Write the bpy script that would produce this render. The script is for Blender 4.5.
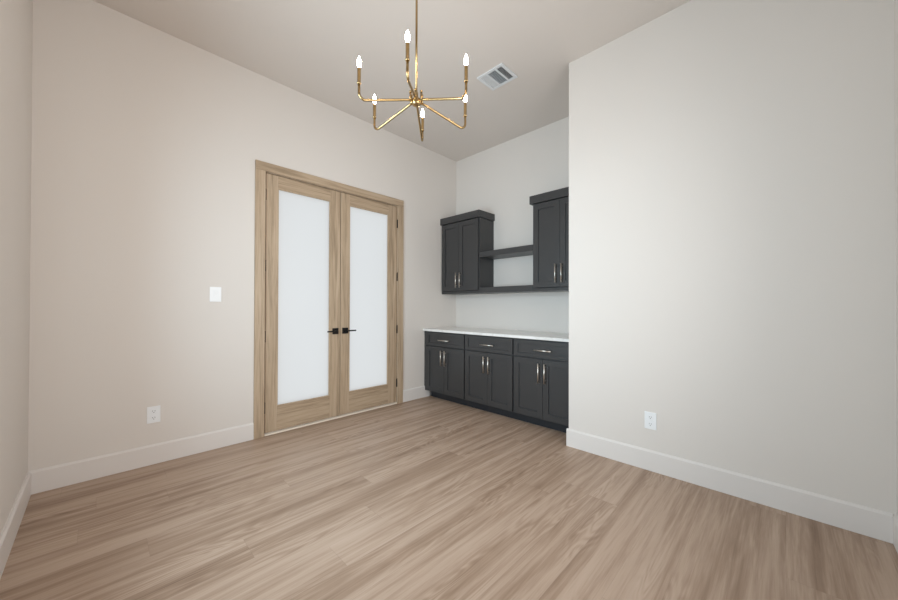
import bpy, bmesh, math, random
from mathutils import Vector, Matrix
R = math.radians
for o in list(bpy.data.objects): bpy.data.objects.remove(o)
SC = bpy.context.scene; COL = SC.collection
S = 1.04                      # survey units -> metres
# ---------------------------------------------------------------- camera
TH, PI_, RO = R(44.453), R(0.365), R(-0.161)
F, U0, V0, H = 342.66, 449.0, 304.34, 1.16
Lr = Vector((math.cos(TH), math.sin(TH), 0)); Dr = Vector((-math.sin(TH), math.cos(TH), 0)); Z = Vector((0, 0, 1))
D1 = Dr*math.cos(PI_) + Z*math.sin(PI_); Z1 = -Dr*math.sin(PI_) + Z*math.cos(PI_)
Lx = Lr*math.cos(RO) - Z1*math.sin(RO); Up = Lr*math.sin(RO) + Z1*math.cos(RO)
cd = bpy.data.cameras.new('camera'); cam = bpy.data.objects.new('camera', cd); COL.objects.link(cam)
m = Matrix((Lx, Up, -D1)).transposed().to_4x4(); m.translation = Vector((0, 0, H*S)); cam.matrix_world = m
cd.sensor_width = 36; cd.sensor_fit = 'HORIZONTAL'; cd.lens = F*36/898
cd.shift_x = (449-U0)/898; cd.shift_y = (V0-300)/898; cd.clip_start = 0.02
SC.camera = cam
# ---------------------------------------------------------------- sky, daylight, side fill, exposure
w = bpy.data.worlds.new('sky'); SC.world = w; w.use_nodes = True
bg = w.node_tree.nodes['Background']; bg.inputs[0].default_value = (1.0, 1.0, 1.0, 1); bg.inputs[1].default_value = 0.83
def area(name, loc, size, power, col, rot):
    l = bpy.data.lights.new(name, 'AREA'); l.shape = 'RECTANGLE'; l.size, l.size_y = size; l.energy = power; l.color = col
    o = bpy.data.objects.new(name, l); COL.objects.link(o); o.location = loc; o.rotation_euler = rot; return o
WIN = (-2.28, -1.10, 0.55, 2.30)       # window opening in the near wall
area('window_daylight', ((WIN[0]+WIN[1])/2*S, -0.50*S, (WIN[2]+WIN[3])/2*S), (1.20, 1.70), 50, (0.67, 0.875, 1.0), (R(90), 0, 0)).data.spread = R(138)
FILL_WIN = (0.35, 2.05, 0.60, 2.30)       # unseen side opening, added with its lamp to brighten the door wall
area('side_fill_light', (0.60*S, (FILL_WIN[0]+FILL_WIN[1])/2*S, (FILL_WIN[2]+FILL_WIN[3])/2*S), (1.65, 1.65), 23, (1.0, 0.97, 0.945), (R(90), 0, R(90))).data.spread = R(125)  # added fill lamp outside the side opening, aimed at the door wall
SC.view_settings.view_transform = 'Standard'; SC.view_settings.look = 'None'
SC.view_settings.exposure = 0.12; SC.view_settings.gamma = 1.0; SC.view_settings.use_curve_mapping = False
# ---------------------------------------------------------------- materials
def lin(c): return tuple((x/255/12.92 if x/255 <= .04045 else ((x/255+.055)/1.055)**2.4) for x in c) + (1,)
class NT:
    def __init__(s, name):
        s.m = bpy.data.materials.new(name); s.m.use_nodes = True; s.t = s.m.node_tree; s.b = s.t.nodes['Principled BSDF']
    def n(s, typ, **k):
        nd = s.t.nodes.new(typ)
        for a, v in k.items(): setattr(nd, a, v)
        return nd
    def l(s, a, b): s.t.links.new(a, b)
    def math(s, op, a, b=None, c=None):
        nd = s.n('ShaderNodeMath', operation=op)
        for i, v in enumerate((a, b, c)):
            if v is None: continue
            if isinstance(v, (int, float)): nd.inputs[i].default_value = v
            else: s.l(v, nd.inputs[i])
        return nd.outputs[0]
    def bump(s, h, st=.1, d=.001):
        b = s.n('ShaderNodeBump'); b.inputs['Strength'].default_value = st; b.inputs['Distance'].default_value = d
        s.l(h, b.inputs['Height']); s.l(b.outputs[0], s.b.inputs['Normal'])
def plain(name, rgb, rough=.5, metal=0, spec=.5, noise=0, nscale=60):
    k = NT(name); k.b.inputs['Base Color'].default_value = lin(rgb); k.b.inputs['Roughness'].default_value = rough
    k.b.inputs['Metallic'].default_value = metal; k.b.inputs['Specular IOR Level'].default_value = spec
    if noise:
        t = k.n('ShaderNodeTexCoord'); nz = k.n('ShaderNodeTexNoise'); nz.inputs['Scale'].default_value = nscale; nz.inputs['Detail'].default_value = 3
        k.l(t.outputs['Object'], nz.inputs['Vector']); k.bump(nz.outputs['Fac'], noise, .002)
    return k.m
M = {}
M['wall'] = plain('painted_wall', (228, 222, 216), .75, noise=.06, nscale=90)
M['ceil'] = plain('painted_ceiling', (222, 214, 207), .85, noise=.06, nscale=90)
M['trim'] = plain('white_trim_paint', (232, 227, 223), .4)
M['plate'] = plain('white_plastic', (244, 246, 248), .3)
M['slot'] = plain('dark_slot', (70, 70, 72), .6)
M['cab'] = plain('charcoal_cabinet_paint', (60, 60, 61), .38, noise=.03, nscale=140)
M['kick'] = plain('dark_toe_kick', (34, 37, 42), .5)
M['nickel'] = plain('brushed_nickel', (226, 222, 215), .3, 1)
M['brass'] = plain('brushed_brass', (182, 156, 112), .27, 1)
M['black'] = plain('matte_black_metal', (16, 15, 15), .42, .3)
M['vent'] = plain('white_register_metal', (226, 228, 230), .45)
M['duct'] = plain('dark_duct', (84, 84, 86), .8)
M['stone'] = None
# bulb
k = NT('lit_flame_bulb'); k.b.inputs['Base Color'].default_value = (1, .9, .75, 1)
k.b.inputs['Emission Color'].default_value = (1, .70, .46, 1); k.b.inputs['Emission Strength'].default_value = 80; M['bulb'] = k.m
# quartz
k = NT('white_quartz'); t = k.n('ShaderNodeTexCoord'); nz = k.n('ShaderNodeTexNoise'); nz.inputs['Scale'].default_value = 3.5; nz.inputs['Detail'].default_value = 8
nz.inputs['Distortion'].default_value = 1.2
r_ = k.n('ShaderNodeValToRGB'); e = r_.color_ramp.elements; e[0].position = .47; e[0].color = lin((243, 242, 240)); e[1].position = .53; e[1].color = lin((243, 242, 240))
x = e.new(.5); x.color = lin((230, 229, 226))
k.l(t.outputs['Object'], nz.inputs['Vector']); k.l(nz.outputs['Fac'], r_.inputs[0]); k.l(r_.outputs[0], k.b.inputs['Base Color']); k.b.inputs['Roughness'].default_value = .22
M['stone'] = k.m
# frosted glass: milky translucent pane that scatters the even white world light behind it
k = NT('frosted_glass'); tr = k.n('ShaderNodeBsdfTranslucent'); tr.inputs[0].default_value = (.93, .95, .96, 1)
gl = k.n('ShaderNodeBsdfGlossy'); gl.inputs['Roughness'].default_value = .35; gl.inputs[0].default_value = (.9, .9, .9, 1)
mx = k.n('ShaderNodeMixShader'); mx.inputs[0].default_value = .05; k.l(tr.outputs[0], mx.inputs[1]); k.l(gl.outputs[0], mx.inputs[2])
k.l(mx.outputs[0], k.t.nodes['Material Output'].inputs[0]); M['frost'] = k.m
# clear window glass
k = NT('clear_glass'); tr = k.n('ShaderNodeBsdfTransparent'); gl = k.n('ShaderNodeBsdfGlossy'); gl.inputs['Roughness'].default_value = .02
mx = k.n('ShaderNodeMixShader'); mx.inputs[0].default_value = .06; k.l(tr.outputs[0], mx.inputs[1]); k.l(gl.outputs[0], mx.inputs[2])
k.l(mx.outputs[0], k.t.nodes['Material Output'].inputs[0]); M['glass'] = k.m
def grain(name, axis, c_dark, c_mid, c_light, rough=.5, dens=1.0):
    """open-pored oak, grain running along the given axis"""
    k = NT(name); t = k.n('ShaderNodeTexCoord'); mp = k.n('ShaderNodeMapping')
    sc = [26*dens]*3; sc['xyz'.index(axis)] = 1.1; mp.inputs['Scale'].default_value = sc
    k.l(t.outputs['Object'], mp.inputs[0])
    n1 = k.n('ShaderNodeTexNoise'); n1.inputs['Scale'].default_value = 1; n1.inputs['Detail'].default_value = 6; n1.inputs['Roughness'].default_value = .6; n1.inputs['Distortion'].default_value = .8
    k.l(mp.outputs[0], n1.inputs[0])
    mp2 = k.n('ShaderNodeMapping'); sc = [150]*3; sc['xyz'.index(axis)] = 5; mp2.inputs['Scale'].default_value = sc; k.l(t.outputs['Object'], mp2.inputs[0])
    n2 = k.n('ShaderNodeTexNoise'); n2.inputs['Scale'].default_value = 1; n2.inputs['Detail'].default_value = 3; k.l(mp2.outputs[0], n2.inputs[0])
    f = k.math('ADD', k.math('MULTIPLY', n1.outputs['Fac'], .72), k.math('MULTIPLY', n2.outputs['Fac'], .28))
    r_ = k.n('ShaderNodeValToRGB'); e = r_.color_ramp.elements; e[0].position = .36; e[0].color = lin(c_dark); e[1].position = .64; e[1].color = lin(c_light); e.new(.5).color = lin(c_mid)
    k.l(f, r_.inputs[0]); k.l(r_.outputs[0], k.b.inputs['Base Color']); k.b.inputs['Roughness'].default_value = rough; k.bump(f, .15, .001)
    return k.m
OAK = ((156, 135, 111), (186, 163, 137), (198, 177, 152))
M['oak_z'] = grain('oak_upright_grain', 'z', *OAK); M['oak_y'] = grain('oak_level_grain', 'y', *OAK)
# floor planks, running along Y
k = NT('oak_plank_floor'); t = k.n('ShaderNodeTexCoord'); sp = k.n('ShaderNodeSeparateXYZ'); k.l(t.outputs['Object'], sp.inputs[0])
PW, PL = .182, 1.52
xs = k.math('DIVIDE', sp.outputs[0], PW); row = k.math('FLOOR', xs); fx = k.math('FRACT', xs)
wn = k.n('ShaderNodeTexWhiteNoise', noise_dimensions='1D'); k.l(row, wn.inputs['W'])
ys = k.math('ADD', k.math('DIVIDE', sp.outputs[1], PL), wn.outputs['Value']); seg = k.math('FLOOR', ys); fy = k.math('FRACT', ys)
cb = k.n('ShaderNodeCombineXYZ'); k.l(row, cb.inputs[0]); k.l(seg, cb.inputs[1])
w2 = k.n('ShaderNodeTexWhiteNoise', noise_dimensions='2D'); k.l(cb.outputs[0], w2.inputs['Vector'])
rnd = w2.outputs['Value']
def stretched(sx, sy, detail, dist, rough=.55):
    mp = k.n('ShaderNodeMapping'); mp.inputs['Scale'].default_value = (sx, sy, 1); k.l(t.outputs['Object'], mp.inputs[0])
    nz = k.n('ShaderNodeTexNoise', noise_dimensions='4D'); nz.inputs['Scale'].default_value = 1; nz.inputs['Detail'].default_value = detail
    nz.inputs['Distortion'].default_value = dist; nz.inputs['Roughness'].default_value = rough
    k.l(mp.outputs[0], nz.inputs['Vector']); k.l(k.math('MULTIPLY', rnd, 1.0), nz.inputs['W']); return nz.outputs['Fac']
gA = stretched(8, .42, 5, 1.0); gB = stretched(34, 1.3, 5, .9); gC = stretched(160, 7, 2, 0); gW = stretched(6.5, .8, 2, .6)
# cathedral figure: rings cut through by the plank
wv = k.math('SINE', k.math('MULTIPLY', gW, 110.0)); wv = k.math('MULTIPLY', wv, .5)
msk = stretched(5, .9, 2, .4); mr = k.n('ShaderNodeMapRange'); k.l(msk, mr.inputs[0]); mr.inputs[1].default_value = .50; mr.inputs[2].default_value = .60
wv = k.math('MULTIPLY', wv, mr.outputs[0])
f = k.math('ADD', k.math('MULTIPLY', gA, .50), k.math('MULTIPLY', gB, .29))
f = k.math('ADD', f, k.math('MULTIPLY', gC, .12))
f = k.math('ADD', f, k.math('MULTIPLY', wv, .075))
f = k.math('ADD', f, k.math('MULTIPLY', k.math('SUBTRACT', rnd, .5), .03))
r_ = k.n('ShaderNodeValToRGB'); e = r_.color_ramp.elements
e[0].position = .30; e[0].color = lin((134, 109, 90)); e[1].position = .66; e[1].color = lin((203, 181, 163))
e.new(.42).color = lin((167, 142, 122)); e.new(.50).color = lin((187, 163, 144))
k.l(f, r_.inputs[0])
ex = k.math('MINIMUM', fx, k.math('SUBTRACT', 1.0, fx)); ey = k.math('MINIMUM', fy, k.math('SUBTRACT', 1.0, fy))
sx = k.math('LESS_THAN', ex, .006); sy = k.math('LESS_THAN', ey, .0009); seam = k.math('MAXIMUM', sx, sy)
mixc = k.n('ShaderNodeMix', data_type='RGBA'); k.l(k.math('MULTIPLY', seam, .15), mixc.inputs['Factor']); k.l(r_.outputs[0], mixc.inputs['A']); mixc.inputs['B'].default_value = lin((96, 76, 62))
k.l(mixc.outputs['Result'], k.b.inputs['Base Color']); k.b.inputs['Roughness'].default_value = .46; k.b.inputs['Specular IOR Level'].default_value = .4
k.bump(k.math('SUBTRACT', f, k.math('MULTIPLY', seam, .5)), .12, .001); M['floor'] = k.m
# ---------------------------------------------------------------- mesh helpers (all in survey units)
def bx(bm, x0, x1, y0, y1, z0, z1, bev=0):
    r = bmesh.ops.create_cube(bm, size=1); vs = r['verts']
    for v in vs:
        v.co = Vector(((x0+x1)/2 + v.co.x*(x1-x0), (y0+y1)/2 + v.co.y*(y1-y0), (z0+z1)/2 + v.co.z*(z1-z0)))*S
    if bev:
        es = list({ed for v in vs for ed in v.link_edges}); bmesh.ops.bevel(bm, geom=es, offset=bev*S, segments=2, affect='EDGES', profile=.6)
def box(*a, bev=0):
    bm = bmesh.new(); bx(bm, *a, bev=bev); return bm
def tube(bm, pts, rad, seg=14, cap=True):
    pts = [Vector(p)*S for p in pts]; rs = rad if isinstance(rad, (list, tuple)) else [rad]*len(pts); rings = []
    up = None
    for i, p in enumerate(pts):
        d = (pts[min(i+1, len(pts)-1)] - pts[max(i-1, 0)]).normalized()
        if up is None: up = d.orthogonal().normalized()
        else: up = (up - d*up.dot(d)).normalized()
        s = d.cross(up)
        rings.append([bm.verts.new(p + (up*math.cos(2*math.pi*j/seg) + s*math.sin(2*math.pi*j/seg))*rs[i]*S) for j in range(seg)])
    for a, b in zip(rings, rings[1:]):
        for j in range(seg): bm.faces.new((a[j], a[(j+1) % seg], b[(j+1) % seg], b[j])).smooth = True
    if cap:
        bm.faces.new(rings[0][::-1]); bm.faces.new(rings[-1])
def lathe(bm, prof, c=(0, 0, 0), seg=20):
    rings = [[bm.verts.new((Vector(c) + Vector((r*math.cos(2*math.pi*j/seg), r*math.sin(2*math.pi*j/seg), z)))*S) for j in range(seg)] for r, z in prof]
    for a, b in zip(rings, rings[1:]):
        for j in range(seg): bm.faces.new((a[j], a[(j+1) % seg], b[(j+1) % seg], b[j])).smooth = True
    bm.faces.new(rings[0][::-1]); bm.faces.new(rings[-1])
def extr(bm, prof, axis, a, b):
    """profile of (u, z) points extruded along axis 'x' or 'y' from a to b"""
    P = lambda q, t: Vector((t, q[0], q[1]))*S if axis == 'x' else Vector((q[0], t, q[1]))*S
    A = [bm.verts.new(P(q, a)) for q in prof]; B = [bm.verts.new(P(q, b)) for q in prof]; n = len(prof)
    for i in range(n): bm.faces.new((A[i], A[(i+1) % n], B[(i+1) % n], B[i]))
    bm.faces.new(A[::-1]); bm.faces.new(B)
def obj(name, bm, mat, parent=None, kind=None, label=None, loc=None, rotz=0):
    bmesh.ops.recalc_face_normals(bm, faces=bm.faces[:])
    me = bpy.data.meshes.new(name); bm.to_mesh(me); bm.free(); me.materials.append(mat)
    o = bpy.data.objects.new(name, me); COL.objects.link(o); o.parent = parent
    if loc: o.location = Vector(loc)*S
    o.rotation_euler = (0, 0, rotz)
    if kind: o['kind'] = kind
    if label: o['label'] = label
    return o
def thing(name, loc, label, cat=None, group=None, kind=None, rotz=0):
    o = bpy.data.objects.new(name, None); COL.objects.link(o); o.location = Vector(loc)*S; o.rotation_euler = (0, 0, rotz)
    o.empty_display_size = .05; o['label'] = label
    if cat: o['category'] = cat
    if group: o['group'] = group
    if kind: o['kind'] = kind
    return o
def tag(o, label, cat, group=None):
    o['label'] = label; o['category'] = cat
    if group: o['group'] = group
    return o
def copy_tree(o, parent=None):
    c = o.copy(); COL.objects.link(c); c.parent = parent
    for ch in list(o.children): copy_tree(ch, c)
    return c
# ---------------------------------------------------------------- room shell
XA, YC, YB, XR, ZC, YK, XN, T = -3.314, -.301, 2.752, .390, 3.209, 3.520, -1.294, .014
W = .12
obj('floor', box(XA-W, XR+W, YC-W, YK+W, -.10, 0), M['floor'], kind='structure', label='light oak plank floor')
obj('ceiling', box(XA-W, XR+W, YC-W, YK+W, ZC, ZC+.1), M['ceil'], kind='structure', label='plain painted ceiling')
DO0, DO1, DOZ = 1.028, 2.4955, 2.363       # door opening
bm = bmesh.new(); bx(bm, XA-W, XA, YC-W, DO0, 0, ZC); bx(bm, XA-W, XA, DO1, YK+W, 0, ZC); bx(bm, XA-W, XA, DO0, DO1, DOZ, ZC)
obj('wall_left', bm, M['wall'], kind='structure', label='wall with the double doors')
obj('wall_back', box(XA, XN, YK, YK+W, 0, ZC), M['wall'], kind='structure', label='wall behind the cabinets')
obj('wall_right', box(XN, XR+W, YB, YK+W, 0, ZC), M['wall'], kind='structure', label='wall projecting beside the cabinet niche')
bm = bmesh.new(); bx(bm, XR, XR+W, YC-W, FILL_WIN[0], 0, ZC); bx(bm, XR, XR+W, FILL_WIN[1], YB, 0, ZC); bx(bm, XR, XR+W, FILL_WIN[0], FILL_WIN[1], 0, FILL_WIN[2]); bx(bm, XR, XR+W, FILL_WIN[0], FILL_WIN[1], FILL_WIN[3], ZC)
obj('wall_side', bm, M['wall'], kind='structure', label='wall at the right edge of the view')
bm = bmesh.new(); bx(bm, XA, WIN[0], YC-W, YC, 0, ZC); bx(bm, WIN[1], XR, YC-W, YC, 0, ZC); bx(bm, WIN[0], WIN[1], YC-W, YC, 0, WIN[2]); bx(bm, WIN[0], WIN[1], YC-W, YC, WIN[3], ZC)
obj('wall_front', bm, M['wall'], kind='structure', label='wall at the left edge of the view')
# window
bm = bmesh.new(); a, b, c, d = WIN; fy0, fy1 = YC-.09, YC-.03
bx(bm, a, a+.045, fy0, fy1, c, d); bx(bm, b-.045, b, fy0, fy1, c, d); bx(bm, a+.045, b-.045, fy0, fy1, c, c+.045); bx(bm, a+.045, b-.045, fy0, fy1, d-.045, d)
bx(bm, (a+b)/2-.02, (a+b)/2+.02, fy0, fy1, c+.045, d-.045)
wn_ = obj('window_1', bm, M['trim'], kind='structure', label='white framed window')
obj('window_pane', box(a+.045, b-.045, YC-.063, YC-.058, c+.045, d-.045), M['glass'], wn_)
obj('window_sill', box(a-.02, b+.02, YC-.03, YC+.012, c-.02, c+.002, bev=.003), M['trim'], wn_)
bm = bmesh.new(); a, b, c, d = FILL_WIN; fx0, fx1 = XR+.03, XR+.09
bx(bm, fx0, fx1, a, a+.045, c, d); bx(bm, fx0, fx1, b-.045, b, c, d); bx(bm, fx0, fx1, a+.045, b-.045, c, c+.045); bx(bm, fx0, fx1, a+.045, b-.045, d-.045, d)
wn_ = obj('added_side_window', bm, M['trim'], kind='structure', label='white framed side window out of view, added for fill light')  # unseen window frame, added around the side fill lamp
obj('window_pane', box(XR+.058, XR+.063, a+.045, b-.045, c+.045, d-.045), M['glass'], wn_)
obj('window_sill', box(XR-.02, XR+.03, a-.02, b+.02, c-.02, c+.002, bev=.003), M['trim'], wn_)
# baseboards: a flat board with an eased top
BH = .143
def bprof(base, s): return [(base, 0), (base+s*T, 0), (base+s*T, BH-.012), (base+s*(T-.006), BH-.003), (base+s*(T-.008), BH), (base, BH)]
bm = bmesh.new(); extr(bm, bprof(XA, 1), 'y', YC, .944); obj('baseboard_left', bm, M['trim'], kind='structure')
bm = bmesh.new(); extr(bm, bprof(XA, 1), 'y', 2.572, 3.012); obj('baseboard_left', bm, M['trim'], kind='structure')
bm = bmesh.new(); extr(bm, bprof(YC, 1), 'x', XA+T, XR-T); obj('baseboard_front', bm, M['trim'], kind='structure')
bm = bmesh.new(); extr(bm, bprof(YB, -1), 'x', XN-T, XR-T); obj('baseboard_right', bm, M['trim'], kind='structure')
bm = bmesh.new(); extr(bm, bprof(XR, -1), 'y', YC+T, YB); obj('baseboard_side', bm, M['trim'], kind='structure')
bm = bmesh.new(); extr(bm, bprof(XN, -1), 'y', YB, 2.905); obj('baseboard_niche', bm, M['trim'], kind='structure')
# door casing, jamb, stop and threshold
cx0, cx1 = XA, XA+.018
cas = obj('trim_1', box(cx0, cx1, .945, 1.028, 0, 2.3625, bev=.002), M['oak_z'], kind='structure', label='oak casing around the double doors')
obj('casing_side', box(cx0, cx1, 2.4955, 2.571, 0, 2.3625, bev=.002), M['oak_z'], cas)
obj('casing_head', box(cx0, cx1+.001, .945, 2.571, 2.363, 2.440, bev=.002), M['oak_y'], cas)
bm = bmesh.new(); bx(bm, XA-W, XA-.0005, DO0-.0, DO0+.004, 0, DOZ); bx(bm, XA-W, XA-.0005, DO1-.004, DO1, 0, DOZ); bx(bm, XA-W, XA-.0005, DO0+.004, DO1-.004, DOZ-.004, DOZ)
obj('jamb', bm, M['oak_z'], cas)
bm = bmesh.new(); bx(bm, XA-.075, XA-.047, DO0+.004, DO0+.025, .015, DOZ-.004); bx(bm, XA-.075, XA-.047, DO1-.025, DO1-.004, .015, DOZ-.004); bx(bm, XA-.075, XA-.047, DO0+.025, DO1-.025, DOZ-.028, DOZ-.004)
obj('door_stop', bm, M['oak_z'], cas)
M['thr'] = plain('light_leak_threshold', (242, 230, 214), .4)  # pale colour stands in for light leaking under the doors
obj('trim_2', box(XA-W, XA+.006, DO0+.004, DO1-.004, 0, .015, bev=.002), M['thr'], kind='structure', label='threshold strip under the double doors, coloured pale as leaking light')
# ---------------------------------------------------------------- double doors
def leaf(name, y0, y1, gy0, gy1, hy, hinge_zs, label, seam):
    z0, z1, g0, g1 = .024, 2.353, .245, 2.238; X0, X1 = XA-.046, XA-.004
    d = thing(name, (XA-.025, (y0+y1)/2, 0), label, kind='structure'); L = lambda *q: (q[0]-(XA-.025), q[1]-(XA-.025), q[2]-(y0+y1)/2, q[3]-(y0+y1)/2, q[4], q[5])
    obj('stile', box(*L(X0, X1, y0, gy0, z0, z1), bev=.0015), M['oak_z'], d)
    obj('stile', box(*L(X0, X1, gy1, y1, z0, z1), bev=.0015), M['oak_z'], d)
    obj('top_rail', box(*L(X0, X1, gy0, gy1, g1, z1), bev=.0015), M['oak_y'], d)
    obj('bottom_rail', box(*L(X0, X1, gy0, gy1, z0, g0), bev=.0015), M['oak_y'], d)
    bm = bmesh.new(); bw = .007; xa, xb = X1-.014, X1-.003
    bx(bm, *L(xa, xb, gy0, gy0+bw, g0, g1)); bx(bm, *L(xa, xb, gy1-bw, gy1, g0, g1)); bx(bm, *L(xa, xb, gy0+bw, gy1-bw, g0, g0+bw)); bx(bm, *L(xa, xb, gy0+bw, gy1-bw, g1-bw, g1))
    obj('glazing_bead', bm, M['oak_z'], d)
    obj('frosted_glass', box(*L(X1-.024, X1-.015, gy0+.0005, gy1-.0005, g0+.0005, g1-.0005)), M['frost'], d, label='white frosted glass')
    for z in hinge_zs:
        bm = bmesh.new(); yy = hy-(y0+y1)/2
        tube(bm, [(.0275, yy, z-.046), (.0275, yy, z+.046)], .0052, 10); bx(bm, .0206, .0225, yy-.005, yy+.005, z-.045, z+.045)
        lathe(bm, [(.004, z+.046), (.0065, z+.050), (.003, z+.055)], (.0275, yy, 0), 10)
        obj('hinge', bm, M['black'], d, label='black hinge')
    s = -1 if seam > (y0+y1)/2 else 1         # the lever points away from the seam
    yc = seam + s*.055 - (y0+y1)/2; zc = .903
    h = obj('rosette', box(.021, .030, yc-.032, yc+.032, zc-.031, zc+.031, bev=.002), M['black'], d, label='black square rosette')
    bm = bmesh.new(); tube(bm, [(.030, yc, zc), (.066, yc, zc)], .009, 14); bx(bm, .058, .070, min(yc-s*.010, yc+s*.104), max(yc-s*.010, yc+s*.104), zc-.007, zc+.007, bev=.002)
    obj('lever_handle', bm, M['black'], d, label='black lever handle')
    return d
dl = leaf('door_1', 1.0385, 1.7575, 1.140, 1.647, 1.0335, (2.156, 1.517, .882, .246), 'left oak door leaf with frosted glass', 1.7605)
obj('astragal', box(-.040, -.0222, .340, .385, .022, 2.353), M['oak_z'], dl)
leaf('door_2', 1.7635, 2.4840, 1.864, 2.366, 2.4897, (2.145, 1.511, .884, .246), 'right oak door leaf with frosted glass', 1.7605)
# ---------------------------------------------------------------- cabinets
def shaker(bm, x0, x1, z0, z1, y, th=.020, st=.058, rl=None):
    """front at y (facing -Y), frame with recessed panel"""
    rl = rl or st; b = .0012
    bx(bm, x0, x0+st, y, y+th, z0, z1, bev=b); bx(bm, x1-st, x1, y, y+th, z0, z1, bev=b)
    bx(bm, x0+st, x1-st, y, y+th, z1-rl, z1, bev=b); bx(bm, x0+st, x1-st, y, y+th, z0, z0+rl, bev=b)
    bx(bm, x0+st-.002, x1-st+.002, y+.010, y+th-.001, z0+rl-.002, z1-rl+.002)
def pull(x, z, y, ln, vert, parent):
    bm = bmesh.new(); r = .0058; o = .030
    if vert:
        tube(bm, [(x, y-o, z-ln/2), (x, y-o, z+ln/2)], r, 12)
        for q in (-1, 1): tube(bm, [(x, y-o, z+q*ln*.36), (x, y, z+q*ln*.36)], .004, 10)
    else:
        tube(bm, [(x-ln/2, y-o, z), (x+ln/2, y-o, z)], r, 12)
        for q in (-1, 1): tube(bm, [(x+q*ln*.36, y-o, z), (x+q*ln*.36, y, z)], .004, 10)
    obj('bar_pull', bm, M['nickel'], parent, label='slim brushed nickel bar pull')
CW = .658; YF = 2.918; GB = 'charcoal base cabinets under the white counter'
def base_cabinet():
    t = thing('base_cabinet', (-3.274, YF, 0), '', 'cabinet', GB)
    bm = bmesh.new(); dp = YK-YF-.003
    g = .0005
    bx(bm, g, .018, .021, dp, .092, .848); bx(bm, CW-.018, CW-g, .021, dp, .092, .848); bx(bm, .018, CW-.018, .021, dp, .092, .110)
    bx(bm, .018, CW-.018, dp-.010, dp, .110, .848); bx(bm, .018, CW-.018, .021, dp-.010, .800, .848)
    bx(bm, .018, CW-.018, .021, .041, .645, .690); bx(bm, CW/2-.02, CW/2+.02, .021, .041, .110, .645)
    obj('body', bm, M['cab'], t)
    obj('toe_kick', box(g, CW-g, .095, .112, 0, .0915), M['kick'], t, label='recessed black toe kick')
    gp = .009
    bm = bmesh.new(); shaker(bm, gp, CW-gp, .675, .834, 0, st=.045, rl=.034); dr = obj('drawer_front', bm, M['cab'], t); pull(CW/2+.010, .748, 0, .175, False, dr)
    for q in (0, 1):
        x0, x1 = (gp, CW/2-.0015) if q == 0 else (CW/2+.0015, CW-gp)
        bm = bmesh.new(); shaker(bm, x0, x1, .102, .662, 0); dd = obj('door', bm, M['cab'], t); pull(CW/2 + (-.032 if q == 0 else .032), .534, 0, .182, True, dd)
    return t
b0 = base_cabinet(); b1 = copy_tree(b0); b2 = copy_tree(b0)
b1.location.x += CW*S; b2.location.x += 2*CW*S
b0['label'] = 'charcoal base cabinet against the door wall, left of three under the counter'
b1['label'] = 'charcoal base cabinet in the middle between two like it, under the counter'
b2['label'] = 'charcoal base cabinet nearest the projecting white wall, right of three under the counter'
obj('filler_strip', box(-.0395, -.0005, .010, .030, .092, .848), M['cab'], b0)
obj('filler_strip', box(CW+.0005, CW+.0055, .010, .030, .092, .848), M['cab'], b2)
tag(obj('countertop', box(0, XN-XA-.001, 0, YK-2.903-.001, 0, .028, bev=.002), M['stone'], loc=(XA+.0005, 2.903, .8485)), 'long white quartz countertop lying on the charcoal base cabinets', 'countertop')
def upper_cabinet(x0, x1, label, left_wall, right_wall):
    w_ = x1-x0; t = thing('wall_cabinet', (x0, YK, 1.325), label, 'cabinet', 'charcoal wall cabinets above the counter')
    dp = YK-3.238; yb = -.001; g = .0005
    bm = bmesh.new(); h = .925
    bx(bm, g, .018, -dp, yb, 0, h); bx(bm, w_-.018, w_-g, -dp, yb, 0, h); bx(bm, .018, w_-.018, -dp, yb, 0, .032); bx(bm, .018, w_-.018, -dp, yb, h-.018, h)
    bx(bm, .018, w_-.018, -.012, yb, .032, h-.018); bx(bm, w_/2-.018, w_/2+.018, -dp, -dp+.018, .032, h-.018)
    obj('body', bm, M['cab'], t)
    a_ = 0 if left_wall else -.024; b_ = w_ if right_wall else w_+.016
    bm = bmesh.new(); bx(bm, a_+g, b_-g, -dp-.035, yb, .926, 1.011, bev=.002)
    obj('crown', bm, M['cab'], t)
    for q in (0, 1):
        d0, d1 = (.013, w_/2-.0015) if q == 0 else (w_/2+.0015, w_-.014)
        if q == 0 and left_wall: d0 = .020
        bm = bmesh.new(); shaker(bm, d0, d1, .036, .916, -dp-.021); dd = obj('door', bm, M['cab'], t)
        pull(w_/2 + (-.033 if q == 0 else .033)+(.004 if left_wall else -.004), .172, -dp-.021, .190, True, dd)
    return t
upper_cabinet(XA, -2.655, 'charcoal wall cabinet fixed in the corner by the oak doors', True, False)
upper_cabinet(-1.922, XN, 'charcoal wall cabinet half hidden behind the projecting white wall', False, True)
def shelf(z0, z1, label):
    bm = bmesh.new(); bx(bm, 0, 2.654-1.922-.002, -(YK-3.232), -.001, 0, z1-z0, bev=.0015)
    tag(obj('wall_shelf', bm, M['cab'], loc=(-2.6535, YK, z0)), label, 'shelf', 'charcoal shelves between the wall cabinets')
shelf(1.760, 1.825, 'thick charcoal floating shelf between the wall cabinets, the upper one')
shelf(1.326, 1.393, 'thick charcoal shelf between the wall cabinets, the lower one level with their undersides')
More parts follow.
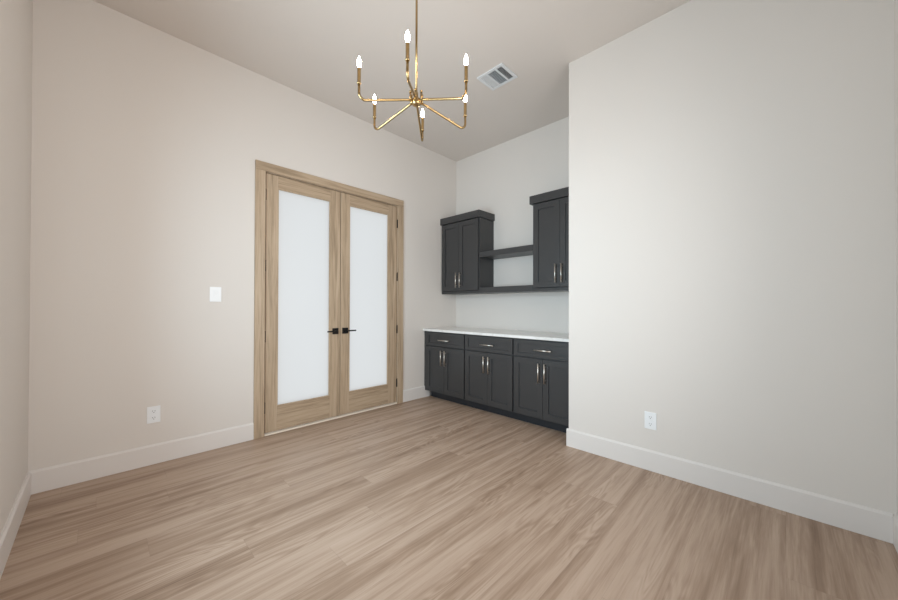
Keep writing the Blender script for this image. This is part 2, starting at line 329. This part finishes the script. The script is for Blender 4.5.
# ---------------------------------------------------------------- electrical plates
def outlet(label, loc, rotz):
    t = thing('wall_outlet', loc, label, 'outlet', 'white duplex wall outlets', rotz=rotz)   # built facing -Y
    obj('cover_plate', box(-.038, .038, -.006, -.0003, -.060, .060, bev=.002), M['plate'], t)
    for q in (-1, 1):
        bm = bmesh.new(); zc = q*.024
        pts = [(.017*math.cos(a_), zc+.017*max(-.82, min(.82, math.sin(a_)))) for a_ in [2*math.pi*i/24 for i in range(24)]]
        A = [bm.verts.new(Vector((px, -.0062, pz))*S) for px, pz in pts]; B = [bm.verts.new(Vector((px, -.0085, pz))*S) for px, pz in pts]
        for i in range(24): bm.faces.new((A[i], A[(i+1) % 24], B[(i+1) % 24], B[i]))
        bm.faces.new(B); bm.faces.new(A[::-1])
        rc = obj('receptacle', bm, M['plate'], t)
        bm = bmesh.new()
        bx(bm, -.0075, -.0055, -.0092, -.0086, zc-.001, zc+.008); bx(bm, .0055, .0075, -.0092, -.0086, zc-.001, zc+.008)
        tube(bm, [(0, -.0086, zc-.008), (0, -.0092, zc-.008)], .0026, 10)
        obj('slots', bm, M['slot'], rc, label='dark plug slots')
    bm = bmesh.new(); tube(bm, [(0, -.006, 0), (0, -.0075, 0)], .003, 10); obj('screw', bm, M['plate'], t)
    return t
o1 = outlet('white duplex outlet low on the door wall, below the light switch', (XA, .283, .361), R(90))
o2 = copy_tree(o1); o2.location = Vector((-.686, YB, .352))*S; o2.rotation_euler = (0, 0, 0)
o2['label'] = 'white duplex outlet low on the projecting wall right of the cabinets'
t = thing('light_switch', (XA, .660, 1.254), 'white rocker light switch on the wall left of the oak doors', 'light switch', rotz=R(90))
obj('cover_plate', box(-.040, .040, -.006, -.0003, -.060, .060, bev=.002), M['plate'], t)
bm = bmesh.new(); extr(bm, [(-.0062, -.033), (-.0085, -.033), (-.0108, 0), (-.0070, .033), (-.0062, .033)], 'x', -.0165, .0165); obj('rocker', bm, M['plate'], t)
for q in (-1, 1):
    bm = bmesh.new(); tube(bm, [(0, -.006, q*.048), (0, -.0072, q*.048)], .003, 10); obj('screw', bm, M['plate'], t)
# ---------------------------------------------------------------- ceiling register
vx, vy = .276, .240
t = thing('ceiling_vent', (-1.828, 2.469, ZC), 'white square louvered air register set in the ceiling behind the chandelier', 'vent')
bm = bmesh.new(); f_ = .026; zt, zb = -.0003, -.010
bx(bm, -vx/2, -vx/2+f_, -vy/2, vy/2, zb, zt, bev=.002); bx(bm, vx/2-f_, vx/2, -vy/2, vy/2, zb, zt, bev=.002)
bx(bm, -vx/2+f_, vx/2-f_, -vy/2, -vy/2+f_, zb, zt, bev=.002); bx(bm, -vx/2+f_, vx/2-f_, vy/2-f_, vy/2, zb, zt, bev=.002)
obj('frame', bm, M['vent'], t)
obj('duct_opening', box(-vx/2+f_, vx/2-f_, -vy/2+f_, vy/2-f_, -.0012, -.0003), M['duct'], t, label='dark duct opening')
for xc in (-.040, .055): obj('divider_bar', box(xc-.007, xc+.007, -vy/2+f_, vy/2-f_, zb-.002, -.0013), M['vent'], t)
def slat(x0, x1, y0, y1, tilt, axis):
    bm = bmesh.new(); ln = (x1-x0) if axis == 'x' else (y1-y0); cx, cy = (x0+x1)/2, (y0+y1)/2
    bx(bm, -ln/2, ln/2, -.0055, .0055, -.0005, .0005) if axis == 'x' else bx(bm, -.0055, .0055, -ln/2, ln/2, -.0005, .0005)
    rot = Matrix.Rotation(tilt, 4, 'X' if axis == 'x' else 'Y'); bmesh.ops.transform(bm, matrix=Matrix.Translation(Vector((cx, cy, -.0062))*S) @ rot, verts=bm.verts)
    obj('louver', bm, M['vent'], t)
xl0, xl1 = -vx/2+f_+.002, -.049
n = 6
for i in range(n):
    xx = xl0 + (i+.5)*(xl1-xl0)/n; slat(xx, xx, -vy/2+f_+.001, vy/2-f_-.001, R(12), 'y')
for i in range(11):
    yy = -vy/2+f_ + (i+.5)*(vy-2*f_)/11; slat(-.032, .047, yy, yy, R(62), 'x')
for i in range(5):
    xx = .065 + i*.0105; slat(xx, xx, -vy/2+f_+.001, vy/2-f_-.001, R(60), 'y')
# ---------------------------------------------------------------- chandelier
CX, CY, ZE, RR = -1.436, 1.204, 2.206, .311
t = thing('chandelier', (CX, CY, ZC), 'six-arm brass chandelier with lit candle bulbs hanging from the ceiling', 'chandelier')
dz = ZE-ZC
bm = bmesh.new(); lathe(bm, [(.060, -.0005), (.060, -.016), (.056, -.020), (.014, -.022), (.012, -.040)], seg=32); obj('canopy', bm, M['brass'], t)
bm = bmesh.new(); tube(bm, [(0, 0, -.036), (0, 0, dz+.10)], .0062, 14); obj('rod', bm, M['brass'], t)
bm = bmesh.new(); hz = dz+.072
lathe(bm, [(.006, hz-.026), (.012, hz-.024), (.024, hz-.016), (.026, hz-.010), (.026, hz+.010), (.022, hz+.014), (.011, hz+.018), (.010, hz+.050), (.007, hz+.054)], seg=28)
obj('hub', bm, M['brass'], t)
first = None
# one arm, pointing +X: hub stub, drooping arm, rounded elbow, upright stem
def arm():
    bm = bmesh.new(); pts = [(.022, 0, .072), (.05, 0, .0685)]
    rb = .030; x1, z1 = RR, .0
    for i in range(1, 7): f = i/7; pts.append((.05+(x1-rb-.05)*f, 0, .0685+(z1-.0685)*f))
    for i in range(0, 8):
        a_ = math.pi/2*i/7; pts.append((x1-rb+rb*math.sin(a_), 0, z1+rb-rb*math.cos(a_)))
    pts.append((x1, 0, z1+.076)); tube(bm, pts, .0066, 12)
    tube(bm, [(.034, 0, .066), (.034, 0, .112)], .0062, 10); lathe(bm, [(.0062, .112), (.0076, .115), (.0076, .120), (.003, .124)], (.034, 0, 0), 10)
    a = obj('arm', bm, M['brass'], t, loc=(0, 0, dz))
    bm = bmesh.new(); lathe(bm, [(.0070, .072), (.0105, .075), (.0105, .079), (.0090, .081), (.0090, .152), (.0082, .155)], (RR, 0, 0), 16); obj('candle_sleeve', bm, M['brass'], a)
    bm = bmesh.new(); lathe(bm, [(.0058, .155), (.0082, .162), (.0108, .173), (.0106, .184), (.0080, .196), (.0046, .206), (.0016, .214)], (RR, 0, 0), 16); obj('flame_bulb', bm, M['bulb'], a, label='lit flame-shaped bulb')
    return a
first = arm()
for i in range(1, 6):
    c = copy_tree(first, t); c.rotation_euler = (0, 0, R(60*i))
# aim: measured azimuth of the first arm
AZ = 0.0
for i, c in enumerate([o for o in t.children if o.name.startswith('arm')]): c.rotation_euler = (0, 0, R(44.45+210+180) + 9.409 - R(1.0) + R(60*i))
bpy.context.view_layer.update()
